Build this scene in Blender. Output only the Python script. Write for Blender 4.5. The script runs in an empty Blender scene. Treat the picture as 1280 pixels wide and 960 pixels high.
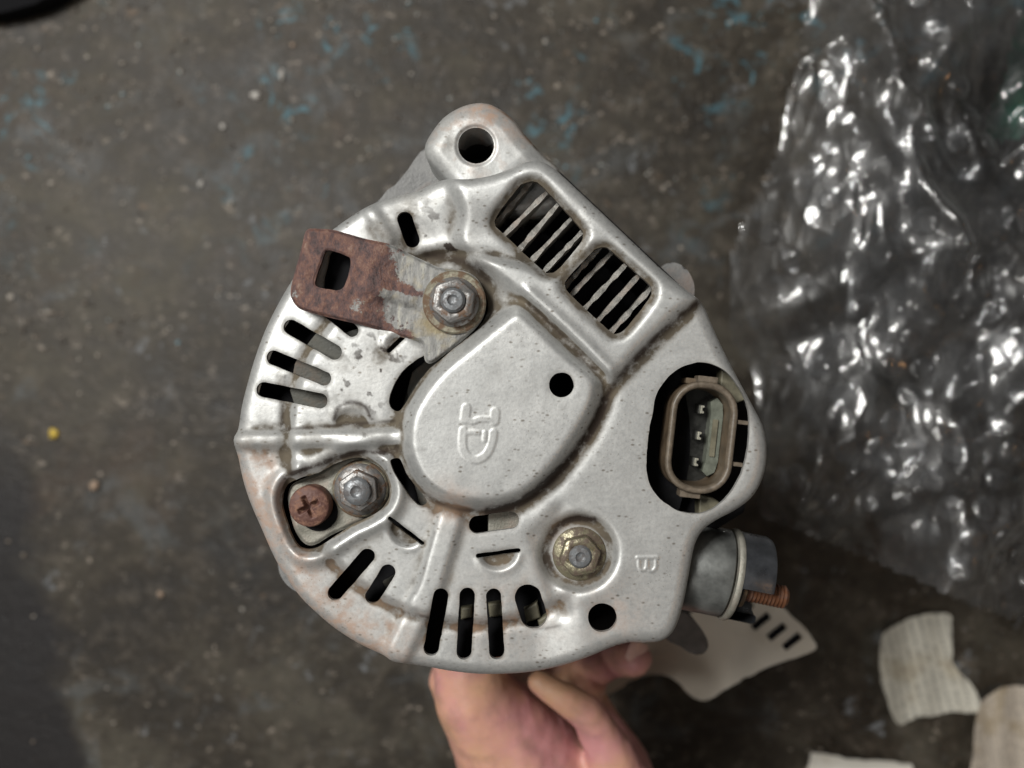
import bpy, bmesh, math, random
import numpy as np
from mathutils import Vector, Matrix
random.seed(4)
R = math.radians
C = bpy.context.scene.collection
SC = bpy.context.scene

# ------------------------------------------------------------------ camera, world, lamps
D = 0.2217            # camera height above the cover's face (m)
S = 0.0002            # metres per photo pixel at that face
FLOOR = -0.235
cam = bpy.data.objects.new('camera', bpy.data.cameras.new('camera'))
cam.location = (0, 0, D)
cam.data.sensor_width = 36
cam.data.lens = 36 / (2 * (640 * S) / D)
cam.data.clip_start = 0.005; cam.data.clip_end = 30
cam.data.dof.use_dof = True
cam.data.dof.focus_distance = D - 0.001
cam.data.dof.aperture_fstop = 8.5
C.objects.link(cam); SC.camera = cam
SC.view_settings.view_transform = 'Standard'; SC.view_settings.look = 'None'
SC.view_settings.exposure = 0.0; SC.view_settings.gamma = 1.0
SC.view_settings.use_curve_mapping = False
SC.cycles.transparent_max_bounces = 32
SC.cycles.max_bounces = 10
w = bpy.data.worlds.new('World'); SC.world = w; w.use_nodes = True
nt = w.node_tree; bg = nt.nodes['Background']
tc = nt.nodes.new('ShaderNodeTexCoord'); nz = nt.nodes.new('ShaderNodeTexNoise'); cr = nt.nodes.new('ShaderNodeValToRGB')
nz.inputs['Scale'].default_value = 3.0; nz.inputs['Detail'].default_value = 2
cr.color_ramp.elements[0].position = .44; cr.color_ramp.elements[0].color = (.13, .14, .17, 1)
cr.color_ramp.elements[1].position = .58; cr.color_ramp.elements[1].color = (1.0, .95, .84, 1)
nt.links.new(tc.outputs['Generated'], nz.inputs['Vector']); nt.links.new(nz.outputs['Fac'], cr.inputs['Fac'])
nt.links.new(cr.outputs['Color'], bg.inputs['Color']); bg.inputs['Strength'].default_value = 0.20

def lamp(name, loc, size, power, col, target=(0, 0, -.05), sy=None):
    d = bpy.data.lights.new(name, 'AREA'); d.energy = power; d.color = col
    d.shape = 'RECTANGLE'; d.size = size; d.size_y = sy or size
    o = bpy.data.objects.new(name, d); o.location = loc
    o.rotation_euler = (Vector(target) - Vector(loc)).to_track_quat('-Z', 'Y').to_euler()
    C.objects.link(o); return o
lamp('ceiling_lamp', (-0.58, 0.42, 1.00), .42, 20.0, (1.0, .985, .945), sy=.26)
lamp('ceiling_lamp', (-0.30, 0.95, 1.20), .40, 1.4, (1.0, .98, .94), sy=.10)
lamp('ceiling_lamp', (-0.60, -0.55, 1.15), .32, 2.5, (1.0, .97, .92), sy=.12)
lamp('added_orange_light', (0.75, -0.25, 0.85), .06, .35, (1.0, .50, .18), sy=.06)  # added light, only there to put orange glints on the wrap

# ------------------------------------------------------------------ helpers
def pt(px, py, z=0.0):
    k = S * (D - z) / D
    return Vector(((px - 640) * k, (480 - py) * k, z))
def link(name, me, mat=None, parent=None):
    o = bpy.data.objects.new(name, me); C.objects.link(o)
    if mat: me.materials.append(mat)
    if parent: o.parent = parent
    return o
def tag(o, label=None, cat=None, group=None, kind=None):
    for k, v in (('label', label), ('category', cat), ('group', group), ('kind', kind)):
        if v: o[k] = v
    return o
def empty(name, loc=(0, 0, 0)):
    o = bpy.data.objects.new(name, None); o.location = loc; o.empty_display_size = .01; C.objects.link(o); return o
def mesh(vs, fs, smooth=True, name='mesh'):
    me = bpy.data.meshes.new(name); me.from_pydata([tuple(v) for v in vs], [], [tuple(f) for f in fs]); me.update()
    if smooth: me.shade_smooth()
    return me
def spl(pts, n=6, closed=True):
    P = np.array(pts, float); N = len(P); out = []
    rng = range(N) if closed else range(N - 1)
    for i in rng:
        if closed: a, b, c, d = P[i-1], P[i], P[(i+1) % N], P[(i+2) % N]
        else: a, b, c, d = P[max(i-1, 0)], P[i], P[i+1], P[min(i+2, N-1)]
        for k in range(n):
            t = k / n
            out.append(.5*((2*b) + (-a+c)*t + (2*a-5*b+4*c-d)*t*t + (-a+3*b-3*c+d)*t**3))
    if not closed: out.append(P[-1])
    return np.array(out)
def seg_d(X, Y, a, b):
    ax, ay = a; bx, by = b; dx, dy = bx-ax, by-ay; L = dx*dx+dy*dy + 1e-12
    t = np.clip(((X-ax)*dx + (Y-ay)*dy) / L, 0, 1)
    return np.hypot(X-ax-t*dx, Y-ay-t*dy)
def line_d(X, Y, pts):
    d = np.full(X.shape, 1e9)
    for i in range(len(pts)-1): d = np.minimum(d, seg_d(X, Y, pts[i], pts[i+1]))
    return d
def sdp(X, Y, P, margin=60):
    """signed distance to polygon, positive inside"""
    P = np.array(P, float); out = np.full(X.shape, -float(margin)*3)
    x0, y0 = P.min(0)-margin; x1, y1 = P.max(0)+margin
    m = (X >= x0) & (X <= x1) & (Y >= y0) & (Y <= y1)
    x = X[m]; y = Y[m]; d = np.full(x.shape, 1e9); ins = np.zeros(x.shape, bool)
    for i in range(len(P)):
        a = P[i-1]; b = P[i]
        d = np.minimum(d, seg_d(x, y, a, b))
        if a[1] != b[1]:
            c = ((a[1] > y) != (b[1] > y)) & (x < (b[0]-a[0])*(y-a[1])/(b[1]-a[1]) + a[0]); ins ^= c
    out[m] = np.where(ins, d, -d); return out
def ss(t):
    t = np.clip(t, 0, 1); return t*t*(3-2*t)
def blur(A, sig):
    r = max(1, int(sig*3)); k = np.exp(-np.arange(-r, r+1)**2/(2*sig*sig)); k /= k.sum()
    B = np.pad(A, r, mode='edge')
    B = np.apply_along_axis(lambda v: np.convolve(v, k, 'valid'), 0, B)
    return np.apply_along_axis(lambda v: np.convolve(v, k, 'valid'), 1, B)
def vnoise(X, Y, scale, seed):
    rs = np.random.RandomState(seed); T = rs.rand(256, 256)
    x = X/scale; y = Y/scale; xi = np.floor(x).astype(int); yi = np.floor(y).astype(int)
    u = x-xi; v = y-yi; u = u*u*(3-2*u); v = v*v*(3-2*v)
    g = lambda a, b: T[a & 255, b & 255]
    return (g(xi, yi)*(1-u)+g(xi+1, yi)*u)*(1-v) + (g(xi, yi+1)*(1-u)+g(xi+1, yi+1)*u)*v
def fbm(X, Y, scale, seed, oct=4):
    return sum(vnoise(X*1.0+7*i, Y+3*i, scale/2**i, seed+i)*.5**i for i in range(oct)) / sum(.5**i for i in range(oct))

def sheet_mesh(F, H, X, Y, wall, bottom=False, attrs={}):
    """Marching-squares sheet where F>0; H heights (m); wall(px,py)->depth of the edge wall (m)."""
    ny, nx = F.shape
    F = np.where(np.abs(F) < 1e-6, 1e-6, F)
    ins = F > 0
    idx = -np.ones(F.shape, int); idx[ins] = np.arange(ins.sum())
    vx = list(X[ins]); vy = list(Y[ins]); vz = list(H[ins]); va = {k: list(a[ins]) for k, a in attrs.items()}
    cnt = ins[:-1, :-1].astype(int)+ins[:-1, 1:]+ins[1:, 1:]+ins[1:, :-1]
    full = cnt == 4; J, I = np.nonzero(full)
    faces = np.stack([idx[J, I], idx[J+1, I], idx[J+1, I+1], idx[J, I+1]], 1).tolist()
    cut = {}
    def cutv(a, b):
        k = (a, b) if a < b else (b, a)
        if k in cut: return cut[k]
        fa, fb = F[k[0]], F[k[1]]; t = fa/(fa-fb); t = min(.93, max(.07, t))
        vx.append(X[k[0]]*(1-t)+X[k[1]]*t); vy.append(Y[k[0]]*(1-t)+Y[k[1]]*t)
        p, q = (k[0], k[1]) if ins[k[0]] else (k[1], k[0])
        vz.append(H[k[0]]*(1-t)+H[k[1]]*t)
        for n_, a_ in attrs.items(): va[n_].append(a_[p])
        cut[k] = len(vx)-1; return cut[k]
    J, I = np.nonzero((cnt > 0) & (cnt < 4))
    bedges = []
    for j, i in zip(J.tolist(), I.tolist()):
        cs = [(j, i), (j+1, i), (j+1, i+1), (j, i+1)]
        poly = []; cp = []
        for k in range(4):
            a, b = cs[k], cs[(k+1) % 4]
            if ins[a]: poly.append(int(idx[a]))
            if ins[a] != ins[b]:
                c = cutv(a, b); poly.append(c); cp.append((c, bool(ins[a])))
        if len(cp) == 4: 
            if cp[0][1]: pairs = [(cp[0][0], cp[1][0]), (cp[2][0], cp[3][0])]
            else: pairs = [(cp[1][0], cp[2][0]), (cp[3][0], cp[0][0])]
        else:
            pairs = [(cp[0][0], cp[1][0])] if cp[0][1] else [(cp[1][0], cp[0][0])]
        faces.append(poly); bedges += pairs
    vx = np.array(vx); vy = np.array(vy); vz = np.array(vz)
    k = S*(D-vz)/D
    W = np.stack([(vx-640)*k, (480-vy)*k, vz], 1)
    n0 = len(W); verts = W.tolist(); av = {n_: list(a_) for n_, a_ in va.items()}
    top, bot = {}, {}
    def tb(v):
        if v not in top:
            top[v] = len(verts); verts.append(list(W[v]))
            bot[v] = len(verts); q = list(W[v]); q[2] -= wall(vx[v], vy[v]); verts.append(q)
            for n_ in av: av[n_] += [av[n_][v]]*2
        return top[v], bot[v]
    for a, b in bedges:
        ta, ba = tb(a); t_, b_ = tb(b)
        faces.append([t_, ta, ba, b_])
    if bottom:
        base = len(verts); nf = [f for f in faces if max(f) < n0]
        for q, x_, y_ in zip(W.tolist(), vx, vy): verts.append([q[0], q[1], q[2]-wall(x_, y_)])
        for n_ in av: av[n_] += av[n_][:n0]
        faces += [[base+i for i in reversed(f)] for f in nf]
    me = bpy.data.meshes.new('sheet'); me.from_pydata(verts, [], faces); me.update(); me.shade_smooth()
    for n_, a_ in av.items():
        at = me.attributes.new(n_, 'FLOAT', 'POINT'); at.data.foreach_set('value', np.array(a_, np.float32))
    return me
def prism(pts, z0, z1, bevel=0.0004, smooth=False, at=None):
    """solid from a photo-plane outline: top face at z1 in pixels seen at z `at`, straight down to z0"""
    zz = z1 if at is None else at
    top = [pt(x, y, zz) for x, y in pts]; n = len(top)
    c = sum(top, Vector())/n
    area = sum(top[i-1].x*top[i].y-top[i].x*top[i-1].y for i in range(n))
    if area < 0: top.reverse()
    bm = bmesh.new()
    vt = [bm.verts.new((v.x, v.y, z1)) for v in top]; vb = [bm.verts.new((v.x, v.y, z0)) for v in top]
    bm.faces.new(vt); bm.faces.new(list(reversed(vb)))
    for i in range(n): bm.faces.new([vb[i-1], vb[i], vt[i], vt[i-1]])
    if bevel:
        es = [e for e in bm.edges if abs(e.verts[0].co.z-z1) < 1e-7 and abs(e.verts[1].co.z-z1) < 1e-7]
        bmesh.ops.bevel(bm, geom=es, offset=bevel, segments=3, affect='EDGES', profile=.5, clamp_overlap=True)
    me = bpy.data.meshes.new('prism'); bm.to_mesh(me); bm.free(); me.update()
    for p in me.polygons: p.use_smooth = smooth and len(p.vertices) <= 4
    return me
def lathe(prof, n=48, M=None, a0=0, a1=2*math.pi, smooth=True):
    """profile (r, z) list revolved round z"""
    vs, fs = [], []; closed = abs(a1-a0-2*math.pi) < 1e-6; m = n if closed else n+1
    for i in range(m):
        a = a0+(a1-a0)*i/n
        for r, z in prof: vs.append(Vector((r*math.cos(a), r*math.sin(a), z)))
    k = len(prof)
    for i in range(n):
        j = (i+1) % m
        for q in range(k-1): fs.append((i*k+q, j*k+q, j*k+q+1, i*k+q+1))
    if M is not None: vs = [M @ v for v in vs]
    me = mesh(vs, fs, smooth)
    bm = bmesh.new(); bm.from_mesh(me); bmesh.ops.remove_doubles(bm, verts=bm.verts, dist=1e-7)
    bmesh.ops.recalc_face_normals(bm, faces=bm.faces); 
    for e in bm.edges:
        if len(e.link_faces) == 2 and e.calc_face_angle(0) > R(38): e.smooth = False
    bm.to_mesh(me); bm.free(); return me
def hexnut(rc, h, ch=.12, M=None):
    bm = bmesh.new(); rings = []
    for rr, z in ((rc, 0), (rc, h*(1-ch)), (rc*.90, h), (rc*.5, h), (rc*.5, h*.4)):
        rings.append([bm.verts.new((rr*math.cos(R(60*i)), rr*math.sin(R(60*i)), z)) for i in range(6)])
    for a, b in zip(rings, rings[1:]):
        for i in range(6): bm.faces.new([a[i-1], a[i], b[i], b[i-1]])
    bmesh.ops.bevel(bm, geom=[e for e in bm.edges], offset=rc*.05, segments=2, affect='EDGES')
    if M is not None: bmesh.ops.transform(bm, matrix=M, verts=bm.verts)
    me = bpy.data.meshes.new('nut'); bm.to_mesh(me); bm.free(); me.shade_smooth(); return me

# ------------------------------------------------------------------ materials
def new_mat(name):
    m = bpy.data.materials.new(name); m.use_nodes = True
    return m, m.node_tree, m.node_tree.nodes['Principled BSDF']
class NB:
    def __init__(s, nt): s.nt = nt; s.tc = nt.nodes.new('ShaderNodeTexCoord').outputs['Object']
    def put(s, sock, v):
        if hasattr(v, 'is_linked') or isinstance(v, bpy.types.NodeSocket): s.nt.links.new(v, sock)
        else: sock.default_value = v
    def noise(s, scale, detail=3, rough=.55, vec=None, dist=0):
        n = s.nt.nodes.new('ShaderNodeTexNoise'); s.nt.links.new(vec or s.tc, n.inputs['Vector'])
        n.inputs['Scale'].default_value = scale; n.inputs['Detail'].default_value = detail
        n.inputs['Roughness'].default_value = rough; n.inputs['Distortion'].default_value = dist; return n.outputs['Fac']
    def voro(s, scale, feature='F1', rnd=1, vec=None, out='Distance'):
        n = s.nt.nodes.new('ShaderNodeTexVoronoi'); n.feature = feature
        s.nt.links.new(vec or s.tc, n.inputs['Vector']); n.inputs['Scale'].default_value = scale
        n.inputs['Randomness'].default_value = rnd; return n.outputs[out]
    def ramp(s, f, stops, interp='LINEAR'):
        n = s.nt.nodes.new('ShaderNodeValToRGB'); n.color_ramp.interpolation = interp; e = n.color_ramp.elements
        while len(e) < len(stops): e.new(.5)
        for k, (p, c) in enumerate(stops):
            e[k].position = p; e[k].color = (c, c, c, 1) if isinstance(c, (int, float)) else (*c, 1)
        s.nt.links.new(f, n.inputs['Fac']); return n.outputs['Color']
    def math(s, op, a, b=0.0, c=None, clamp=False):
        n = s.nt.nodes.new('ShaderNodeMath'); n.operation = op; n.use_clamp = clamp
        s.put(n.inputs[0], a); s.put(n.inputs[1], b)
        if c is not None: s.put(n.inputs[2], c)
        return n.outputs[0]
    def mix(s, f, a, b, mode='MIX'):
        n = s.nt.nodes.new('ShaderNodeMix'); n.data_type = 'RGBA'; n.blend_type = mode
        s.put(n.inputs[0], f)
        for sk, v in ((n.inputs[6], a), (n.inputs[7], b)):
            if isinstance(v, tuple) and len(v) == 3: v = (*v, 1)
            s.put(sk, v)
        return n.outputs[2]
    def attr(s, name):
        n = s.nt.nodes.new('ShaderNodeAttribute'); n.attribute_name = name; return n.outputs['Fac']
    def bump(s, h, strength, dist, normal=None):
        n = s.nt.nodes.new('ShaderNodeBump'); n.inputs['Strength'].default_value = strength
        n.inputs['Distance'].default_value = dist; s.nt.links.new(h, n.inputs['Height'])
        if normal: s.nt.links.new(normal, n.inputs['Normal'])
        return n.outputs['Normal']
    def mapping(s, scale=(1, 1, 1), rot=(0, 0, 0), loc=(0, 0, 0), vec=None):
        n = s.nt.nodes.new('ShaderNodeMapping'); n.inputs['Scale'].default_value = scale
        n.inputs['Rotation'].default_value = rot; n.inputs['Location'].default_value = loc
        s.nt.links.new(vec or s.tc, n.inputs['Vector']); return n.outputs['Vector']
    def sep(s, vec=None):
        n = s.nt.nodes.new('ShaderNodeSeparateXYZ'); s.nt.links.new(vec or s.tc, n.inputs[0]); return n.outputs
def setp(nt, b, **kw):
    names = dict(base='Base Color', metal='Metallic', rough='Roughness', normal='Normal', sss='Subsurface Weight',
                 spec='Specular IOR Level', coat='Coat Weight', coatr='Coat Roughness', trans='Transmission Weight', ior='IOR')
    for k, v in kw.items():
        sk = b.inputs[names[k]]
        if isinstance(v, bpy.types.NodeSocket): nt.links.new(v, sk)
        else: sk.default_value = (*v, 1) if isinstance(v, tuple) and len(v) == 3 else v

def mat_cover():
    m, t, b = new_mat('stamped_silver_steel'); n = NB(t)
    g = n.attr('grime'); ru = n.attr('rust')
    n1 = n.noise(260, 5, .65); n2 = n.noise(1400, 3); n3 = n.noise(70, 4)
    base = n.ramp(n3, [(.3, (.445, .452, .445)), (.7, (.525, .53, .52))])
    base = n.mix(n.ramp(n.noise(950, 4, .75), [(.42, 0.0), (.70, .62)]), base, (.33, .335, .335))
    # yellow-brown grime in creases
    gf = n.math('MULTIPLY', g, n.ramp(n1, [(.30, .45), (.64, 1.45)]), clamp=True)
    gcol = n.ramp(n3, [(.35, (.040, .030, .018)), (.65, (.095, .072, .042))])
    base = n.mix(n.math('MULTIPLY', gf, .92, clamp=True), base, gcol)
    rf = n.math('MULTIPLY', ru, n.ramp(n1, [(.38, .15), (.62, 1.15)]), clamp=True)
    base = n.mix(n.math('MULTIPLY', rf, .78), base, (.30, .185, .125))
    # pits and spatter
    vv = n.mapping(scale=(1, 1.7, 1), rot=(0, 0, R(40)))
    sp = n.voro(430, vec=vv); spm = n.math('MULTIPLY', n.ramp(sp, [(.11, 1.0), (.27, 0.0)]), n.ramp(n.noise(160, 4), [(.47, 0.0), (.58, 1.0)]))
    sp2 = n.voro(1150); spm2 = n.math('MULTIPLY', n.ramp(sp2, [(.10, .8), (.2, 0.0)]), n.ramp(n.noise(55, 3), [(.5, 0.0), (.62, 1.0)]))
    spots = n.math('MAXIMUM', spm, spm2)
    base = n.mix(n.math('MULTIPLY', spots, .7), base, (.12, .10, .075))
    rough = n.math('ADD', n.math('MULTIPLY', gf, .42), n.ramp(n1, [(.3, .41), (.7, .51)]), clamp=True)
    metal = n.math('MULTIPLY_ADD', n.math('MAXIMUM', gf, rf), -.62, .62, clamp=True)
    nm = n.bump(n2, .18, .00016); nm = n.bump(n1, .10, .0004, nm); nm = n.bump(spots, -.4, .0002, nm)
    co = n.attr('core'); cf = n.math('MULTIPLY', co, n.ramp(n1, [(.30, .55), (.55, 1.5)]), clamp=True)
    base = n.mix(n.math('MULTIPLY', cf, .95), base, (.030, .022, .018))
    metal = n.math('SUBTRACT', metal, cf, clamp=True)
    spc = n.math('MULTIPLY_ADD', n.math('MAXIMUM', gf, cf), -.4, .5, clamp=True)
    setp(t, b, base=base, metal=metal, rough=rough, normal=nm, spec=spc); return m
def mat_cast(name='cast_aluminium', lo=(.22, .22, .215), hi=(.42, .42, .41), metal=.55, rough=.5, rust=0.0, sc=1.0):
    m, t, b = new_mat(name); n = NB(t)
    n1 = n.noise(180*sc, 5, .65); n2 = n.noise(1100*sc, 3)
    base = n.ramp(n1, [(.3, lo), (.7, hi)])
    base = n.mix(n.ramp(n.noise(90*sc, 5, .7), [(.52-.25*rust, 0.0), (.70-.25*rust, min(1.0, .35+rust))]), base, (.17, .09, .055))
    setp(t, b, base=base, metal=metal, rough=n.ramp(n1, [(.3, rough-.08), (.7, rough+.12)]), normal=n.bump(n.math('ADD', n1, n2), .35, .0004)); return m
def mat_rust():
    m, t, b = new_mat('rusty_steel_strip'); n = NB(t)
    w = n.attr('wear'); n1 = n.noise(210, 7, .78)
    st = n.noise(380, 6, .82, vec=n.mapping(scale=(1, .6, 1), rot=(0, 0, R(-48))))
    r = n.ramp(st, [(.36, (.034, .022, .022)), (.47, (.092, .050, .046)), (.56, (.15, .072, .052)), (.66, (.23, .15, .115))])
    st2 = n.noise(600, 3, .6, vec=n.mapping(scale=(1, .25, 1), rot=(0, 0, R(-48))))
    zinc = n.ramp(st2, [(.3, (.16, .16, .155)), (.55, (.30, .30, .29)), (.75, (.42, .41, .36))])
    zinc = n.mix(n.ramp(n.noise(120, 4), [(.52, 0.0), (.66, .75)]), zinc, (.33, .27, .15))
    f = n.ramp(n.math('ADD', w, n.math('MULTIPLY', n.math('SUBTRACT', n1, .5), 2.4)), [(.44, 0.0), (.56, 1.0)])
    base = n.mix(f, r, zinc)
    mt = n.math('MULTIPLY', f, .55)
    setp(t, b, base=base, metal=mt, rough=n.ramp(n1, [(.3, .42), (.7, .72)]), normal=n.bump(n.math('ADD', st, n1), .9, .0006)); return m
def mat_simple(name, base, metal=0, rough=.5, bs=300, bstr=.2, var=.25, spec=.5):
    m, t, b = new_mat(name); n = NB(t); n1 = n.noise(bs, 4, .6)
    lo = tuple(c*(1-var) for c in base); hi = tuple(min(1, c*(1+var)) for c in base)
    setp(t, b, base=n.ramp(n1, [(.3, lo), (.7, hi)]), metal=metal, rough=n.ramp(n1, [(.3, rough*.85), (.7, min(1, rough*1.2))]),
         normal=n.bump(n1, bstr, .0003), spec=spec); return m
def mat_bolt(name, c1, c2, metal=.75, rough=.38, thr=.52):
    m, t, b = new_mat(name); n = NB(t); n1 = n.noise(420, 5, .7); n2 = n.noise(900, 3)
    base = n.ramp(n1, [(thr-.06, c1), (thr+.06, c2)])
    f = n.ramp(n1, [(thr-.06, 0.0), (thr+.06, 1.0)])
    setp(t, b, base=base, metal=n.math('MULTIPLY_ADD', f, -metal*.8, metal), rough=n.math('MULTIPLY_ADD', f, .3, rough),
         normal=n.bump(n.math('ADD', n1, n2), .45, .0003)); return m
def mat_skin():
    m, t, b = new_mat('skin'); n = NB(t)
    n1 = n.noise(38, 4, .55); n2 = n.noise(900, 3); n3 = n.noise(110, 4)
    base = n.ramp(n1, [(.36, (.54, .31, .19)), (.5, (.52, .27, .21)), (.62, (.52, .24, .24))])
    base = n.mix(n.ramp(n3, [(.50, 0.0), (.72, .42)]), base, (.20, .125, .10))
    setp(t, b, base=base, rough=.5, sss=.12, normal=n.bump(n.math('ADD', n2, n3), .25, .0005))
    b.inputs['Subsurface Radius'].default_value = (.6, .25, .15); b.inputs['Subsurface Scale'].default_value = .006; return m
def mat_floor():
    m, t, b = new_mat('oily_concrete'); n = NB(t)
    big = n.noise(8.0, 5, .68); mid = n.noise(32, 5, .65); fin = n.noise(130, 5, .7); vfin = n.noise(520, 3)
    base = n.ramp(n.mix(.5, big, mid), [(.30, (.007, .0052, .0035)), (.5, (.027, .0215, .0145)), (.66, (.068, .060, .045))])
    base = n.mix(n.ramp(fin, [(.50, 0.0), (.72, .45)]), base, (.12, .10, .08))
    base = n.mix(n.ramp(fin, [(.30, .6), (.44, 0.0)]), base, (.03, .026, .023))
    # grey-blue scuffs, brown oil patches
    base = n.mix(n.ramp(n.noise(21, 5, .7, dist=.6), [(.56, 0.0), (.66, .45)]), base, (.085, .095, .10))
    base = n.mix(n.ramp(n.noise(14, 4, .7, dist=.4), [(.58, 0.0), (.70, .5)]), base, (.05, .032, .02))
    # pale aggregate showing through
    wv = n.mapping(rot=(0, 0, .6), scale=(1, 1.5, 1))
    base = n.mix(n.ramp(n.noise(125, 6, .8, vec=wv), [(.60, 0.0), (.67, .9)]), base, (.27, .23, .19))
    base = n.mix(n.math('MULTIPLY', n.ramp(n.noise(70, 6, .75), [(.60, 0.0), (.66, .8)]), n.ramp(n.noise(9, 3), [(.45, 0.0), (.6, 1.0)])), base, (.17, .18, .19))
    base = n.mix(n.ramp(n.noise(60, 5, .8, vec=wv), [(.63, 0.0), (.70, .6)]), base, (.16, .105, .065))
    # blue paint flecks near the far side
    X, Y, Z = n.sep()[:]
    far = n.ramp(Y, [(.05, 0.0), (.14, 1.0)])
    bf = n.math('MULTIPLY', n.ramp(n.noise(60, 5, .8, dist=.5), [(.555, 0.0), (.62, .8)]), n.ramp(n.noise(13, 3), [(.47, 0.0), (.56, 1.0)]))
    base = n.mix(n.math('MULTIPLY', bf, far), base, (.055, .15, .19))
    # near-black ragged-edged area along the left, fading out towards the far side
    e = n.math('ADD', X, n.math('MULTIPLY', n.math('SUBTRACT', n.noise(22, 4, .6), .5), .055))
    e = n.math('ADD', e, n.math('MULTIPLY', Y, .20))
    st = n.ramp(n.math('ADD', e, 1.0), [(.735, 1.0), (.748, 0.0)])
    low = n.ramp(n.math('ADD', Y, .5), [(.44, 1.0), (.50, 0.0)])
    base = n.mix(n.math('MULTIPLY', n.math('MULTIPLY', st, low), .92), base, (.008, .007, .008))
    hgt = n.math('ADD', n.math('MULTIPLY', fin, .6), n.math('ADD', mid, n.math('MULTIPLY', vfin, .3)))
    setp(t, b, base=base, rough=n.ramp(mid, [(.3, .42), (.7, .68)]), normal=n.bump(hgt, .55, .0016), spec=.32); return m
def mat_wrap():
    m = bpy.data.materials.new('clear_plastic_film'); m.use_nodes = True; t = m.node_tree; t.nodes.clear(); n = NB(t)
    out = t.nodes.new('ShaderNodeOutputMaterial'); tr = t.nodes.new('ShaderNodeBsdfTransparent')
    gl = t.nodes.new('ShaderNodeBsdfGlossy'); df = t.nodes.new('ShaderNodeBsdfDiffuse')
    tr.inputs[0].default_value = (.80, .805, .815, 1); gl.inputs['Roughness'].default_value = .06
    gl.inputs['Color'].default_value = (1, 1, 1, 1)
    df.inputs[0].default_value = (.55, .56, .58, 1)
    wv = n.mapping(rot=(0, 0, -.35), scale=(1, .5, 1))
    nb = n.bump(n.noise(150, 3, .6, vec=wv), .14, .0035)
    nb = n.bump(n.voro(130, vec=wv), .62, .0024, nb); nb = n.bump(n.noise(45, 2, .5, vec=wv), .25, .006, nb); t.links.new(nb, gl.inputs['Normal'])
    lw = t.nodes.new('ShaderNodeFresnel'); lw.inputs['IOR'].default_value = 1.5
    m1 = t.nodes.new('ShaderNodeMixShader'); m2 = t.nodes.new('ShaderNodeMixShader')
    t.links.new(n.ramp(n.noise(28, 4, .6), [(.38, .004), (.68, .060)]), m1.inputs[0]); t.links.new(tr.outputs[0], m1.inputs[1]); t.links.new(df.outputs[0], m1.inputs[2])
    f = n.math('MULTIPLY', lw.outputs[0], 1.7, clamp=True)
    g2 = t.nodes.new('ShaderNodeBsdfGlossy'); g2.inputs['Roughness'].default_value = .36; t.links.new(nb, g2.inputs['Normal'])
    mg = t.nodes.new('ShaderNodeMixShader'); mg.inputs[0].default_value = .60
    t.links.new(gl.outputs[0], mg.inputs[1]); t.links.new(g2.outputs[0], mg.inputs[2]); gl = mg
    t.links.new(f, m2.inputs[0]); t.links.new(m1.outputs[0], m2.inputs[1]); t.links.new(gl.outputs[0], m2.inputs[2])
    t.links.new(m2.outputs[0], out.inputs[0]); return m
def mat_paper(name, base=(.50, .48, .42), lines=True, ink=(.16, .15, .14), pitch=.0032, rot=0.0, stain=.4):
    m, t, b = new_mat(name); n = NB(t)
    n1 = n.noise(60, 4, .6)
    col = n.ramp(n1, [(.3, tuple(c*.85 for c in base)), (.7, base)])
    if lines:
        v = n.mapping(rot=(0, 0, rot)); x, y, z = n.sep(v)[:]
        row = n.math('FRACT', n.math('DIVIDE', x, pitch))
        rm = n.math('MULTIPLY', n.math('GREATER_THAN', row, .30), n.math('LESS_THAN', row, .72))
        wd = n.noise(700, 2, .5, vec=n.mapping(scale=(.45, 1, 1), rot=(0, 0, rot)))
        wm = n.ramp(wd, [(.44, 0.0), (.50, 1.0)])
        col = n.mix(n.math('MULTIPLY', n.math('MULTIPLY', rm, wm), .62), col, ink)
    col = n.mix(n.ramp(n.noise(45, 4), [(.56, 0.0), (.68, stain)]), col, (.25, .19, .10))
    setp(t, b, base=col, rough=.75, normal=n.bump(n.noise(90, 3), .4, .0008)); return m

M_cover = mat_cover()
M_cast = mat_cast()
M_castdark = mat_cast('cast_aluminium_dull', (.11, .11, .11), (.22, .22, .215), .4, .6)
M_inner = mat_simple('opening_shade_black', (.006, .006, .007), 0, .8, 400, .3, .5, .12)  # near-black colour that stands in for shade inside the openings
M_deep = mat_simple('inner_shadowed_casting', (.05, .048, .045), .2, .7, 300, .3, .4)
M_plate = mat_cast('dirty_zinc_plate', (.17, .165, .135), (.34, .33, .29), .4, .55, .1, 1.6)
M_grey = mat_cast('rectifier_grey', (.055, .055, .047), (.095, .094, .080), .1, .65, 0.0, 1.2)
M_rust = mat_rust()
M_nut = mat_bolt('worn_zinc_nut', (.20, .195, .19), (.11, .065, .04), .6, .42, .55)
M_nuty = mat_bolt('yellow_passivated_nut', (.24, .22, .15), (.10, .075, .055), .7, .38, .50)
M_stud = mat_bolt('grey_stud_steel', (.19, .20, .21), (.09, .085, .085), .6, .42, .55)
M_wash = mat_bolt('yellowed_washer', (.19, .175, .13), (.12, .075, .045), .4, .5, .50)
M_screw = mat_bolt('rusted_screw', (.095, .042, .032), (.20, .105, .07), .1, .6, .54)
M_fin = mat_cast('heatsink_fin_aluminium', (.14, .135, .125), (.36, .35, .32), .4, .55, .1, 2)
M_brown = mat_simple('brown_connector_plastic', (.090, .064, .040), 0, .45, 260, .35, .35)
M_rim = mat_simple('brown_connector_rim', (.105, .084, .062), 0, .45, 500, .5, .35)
M_pin = mat_simple('tinned_pin', (.55, .54, .46), .7, .35, 900, .2, .2)
M_key = mat_simple('grey_green_resin', (.12, .13, .105), .1, .35, 500, .3, .3)
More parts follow.
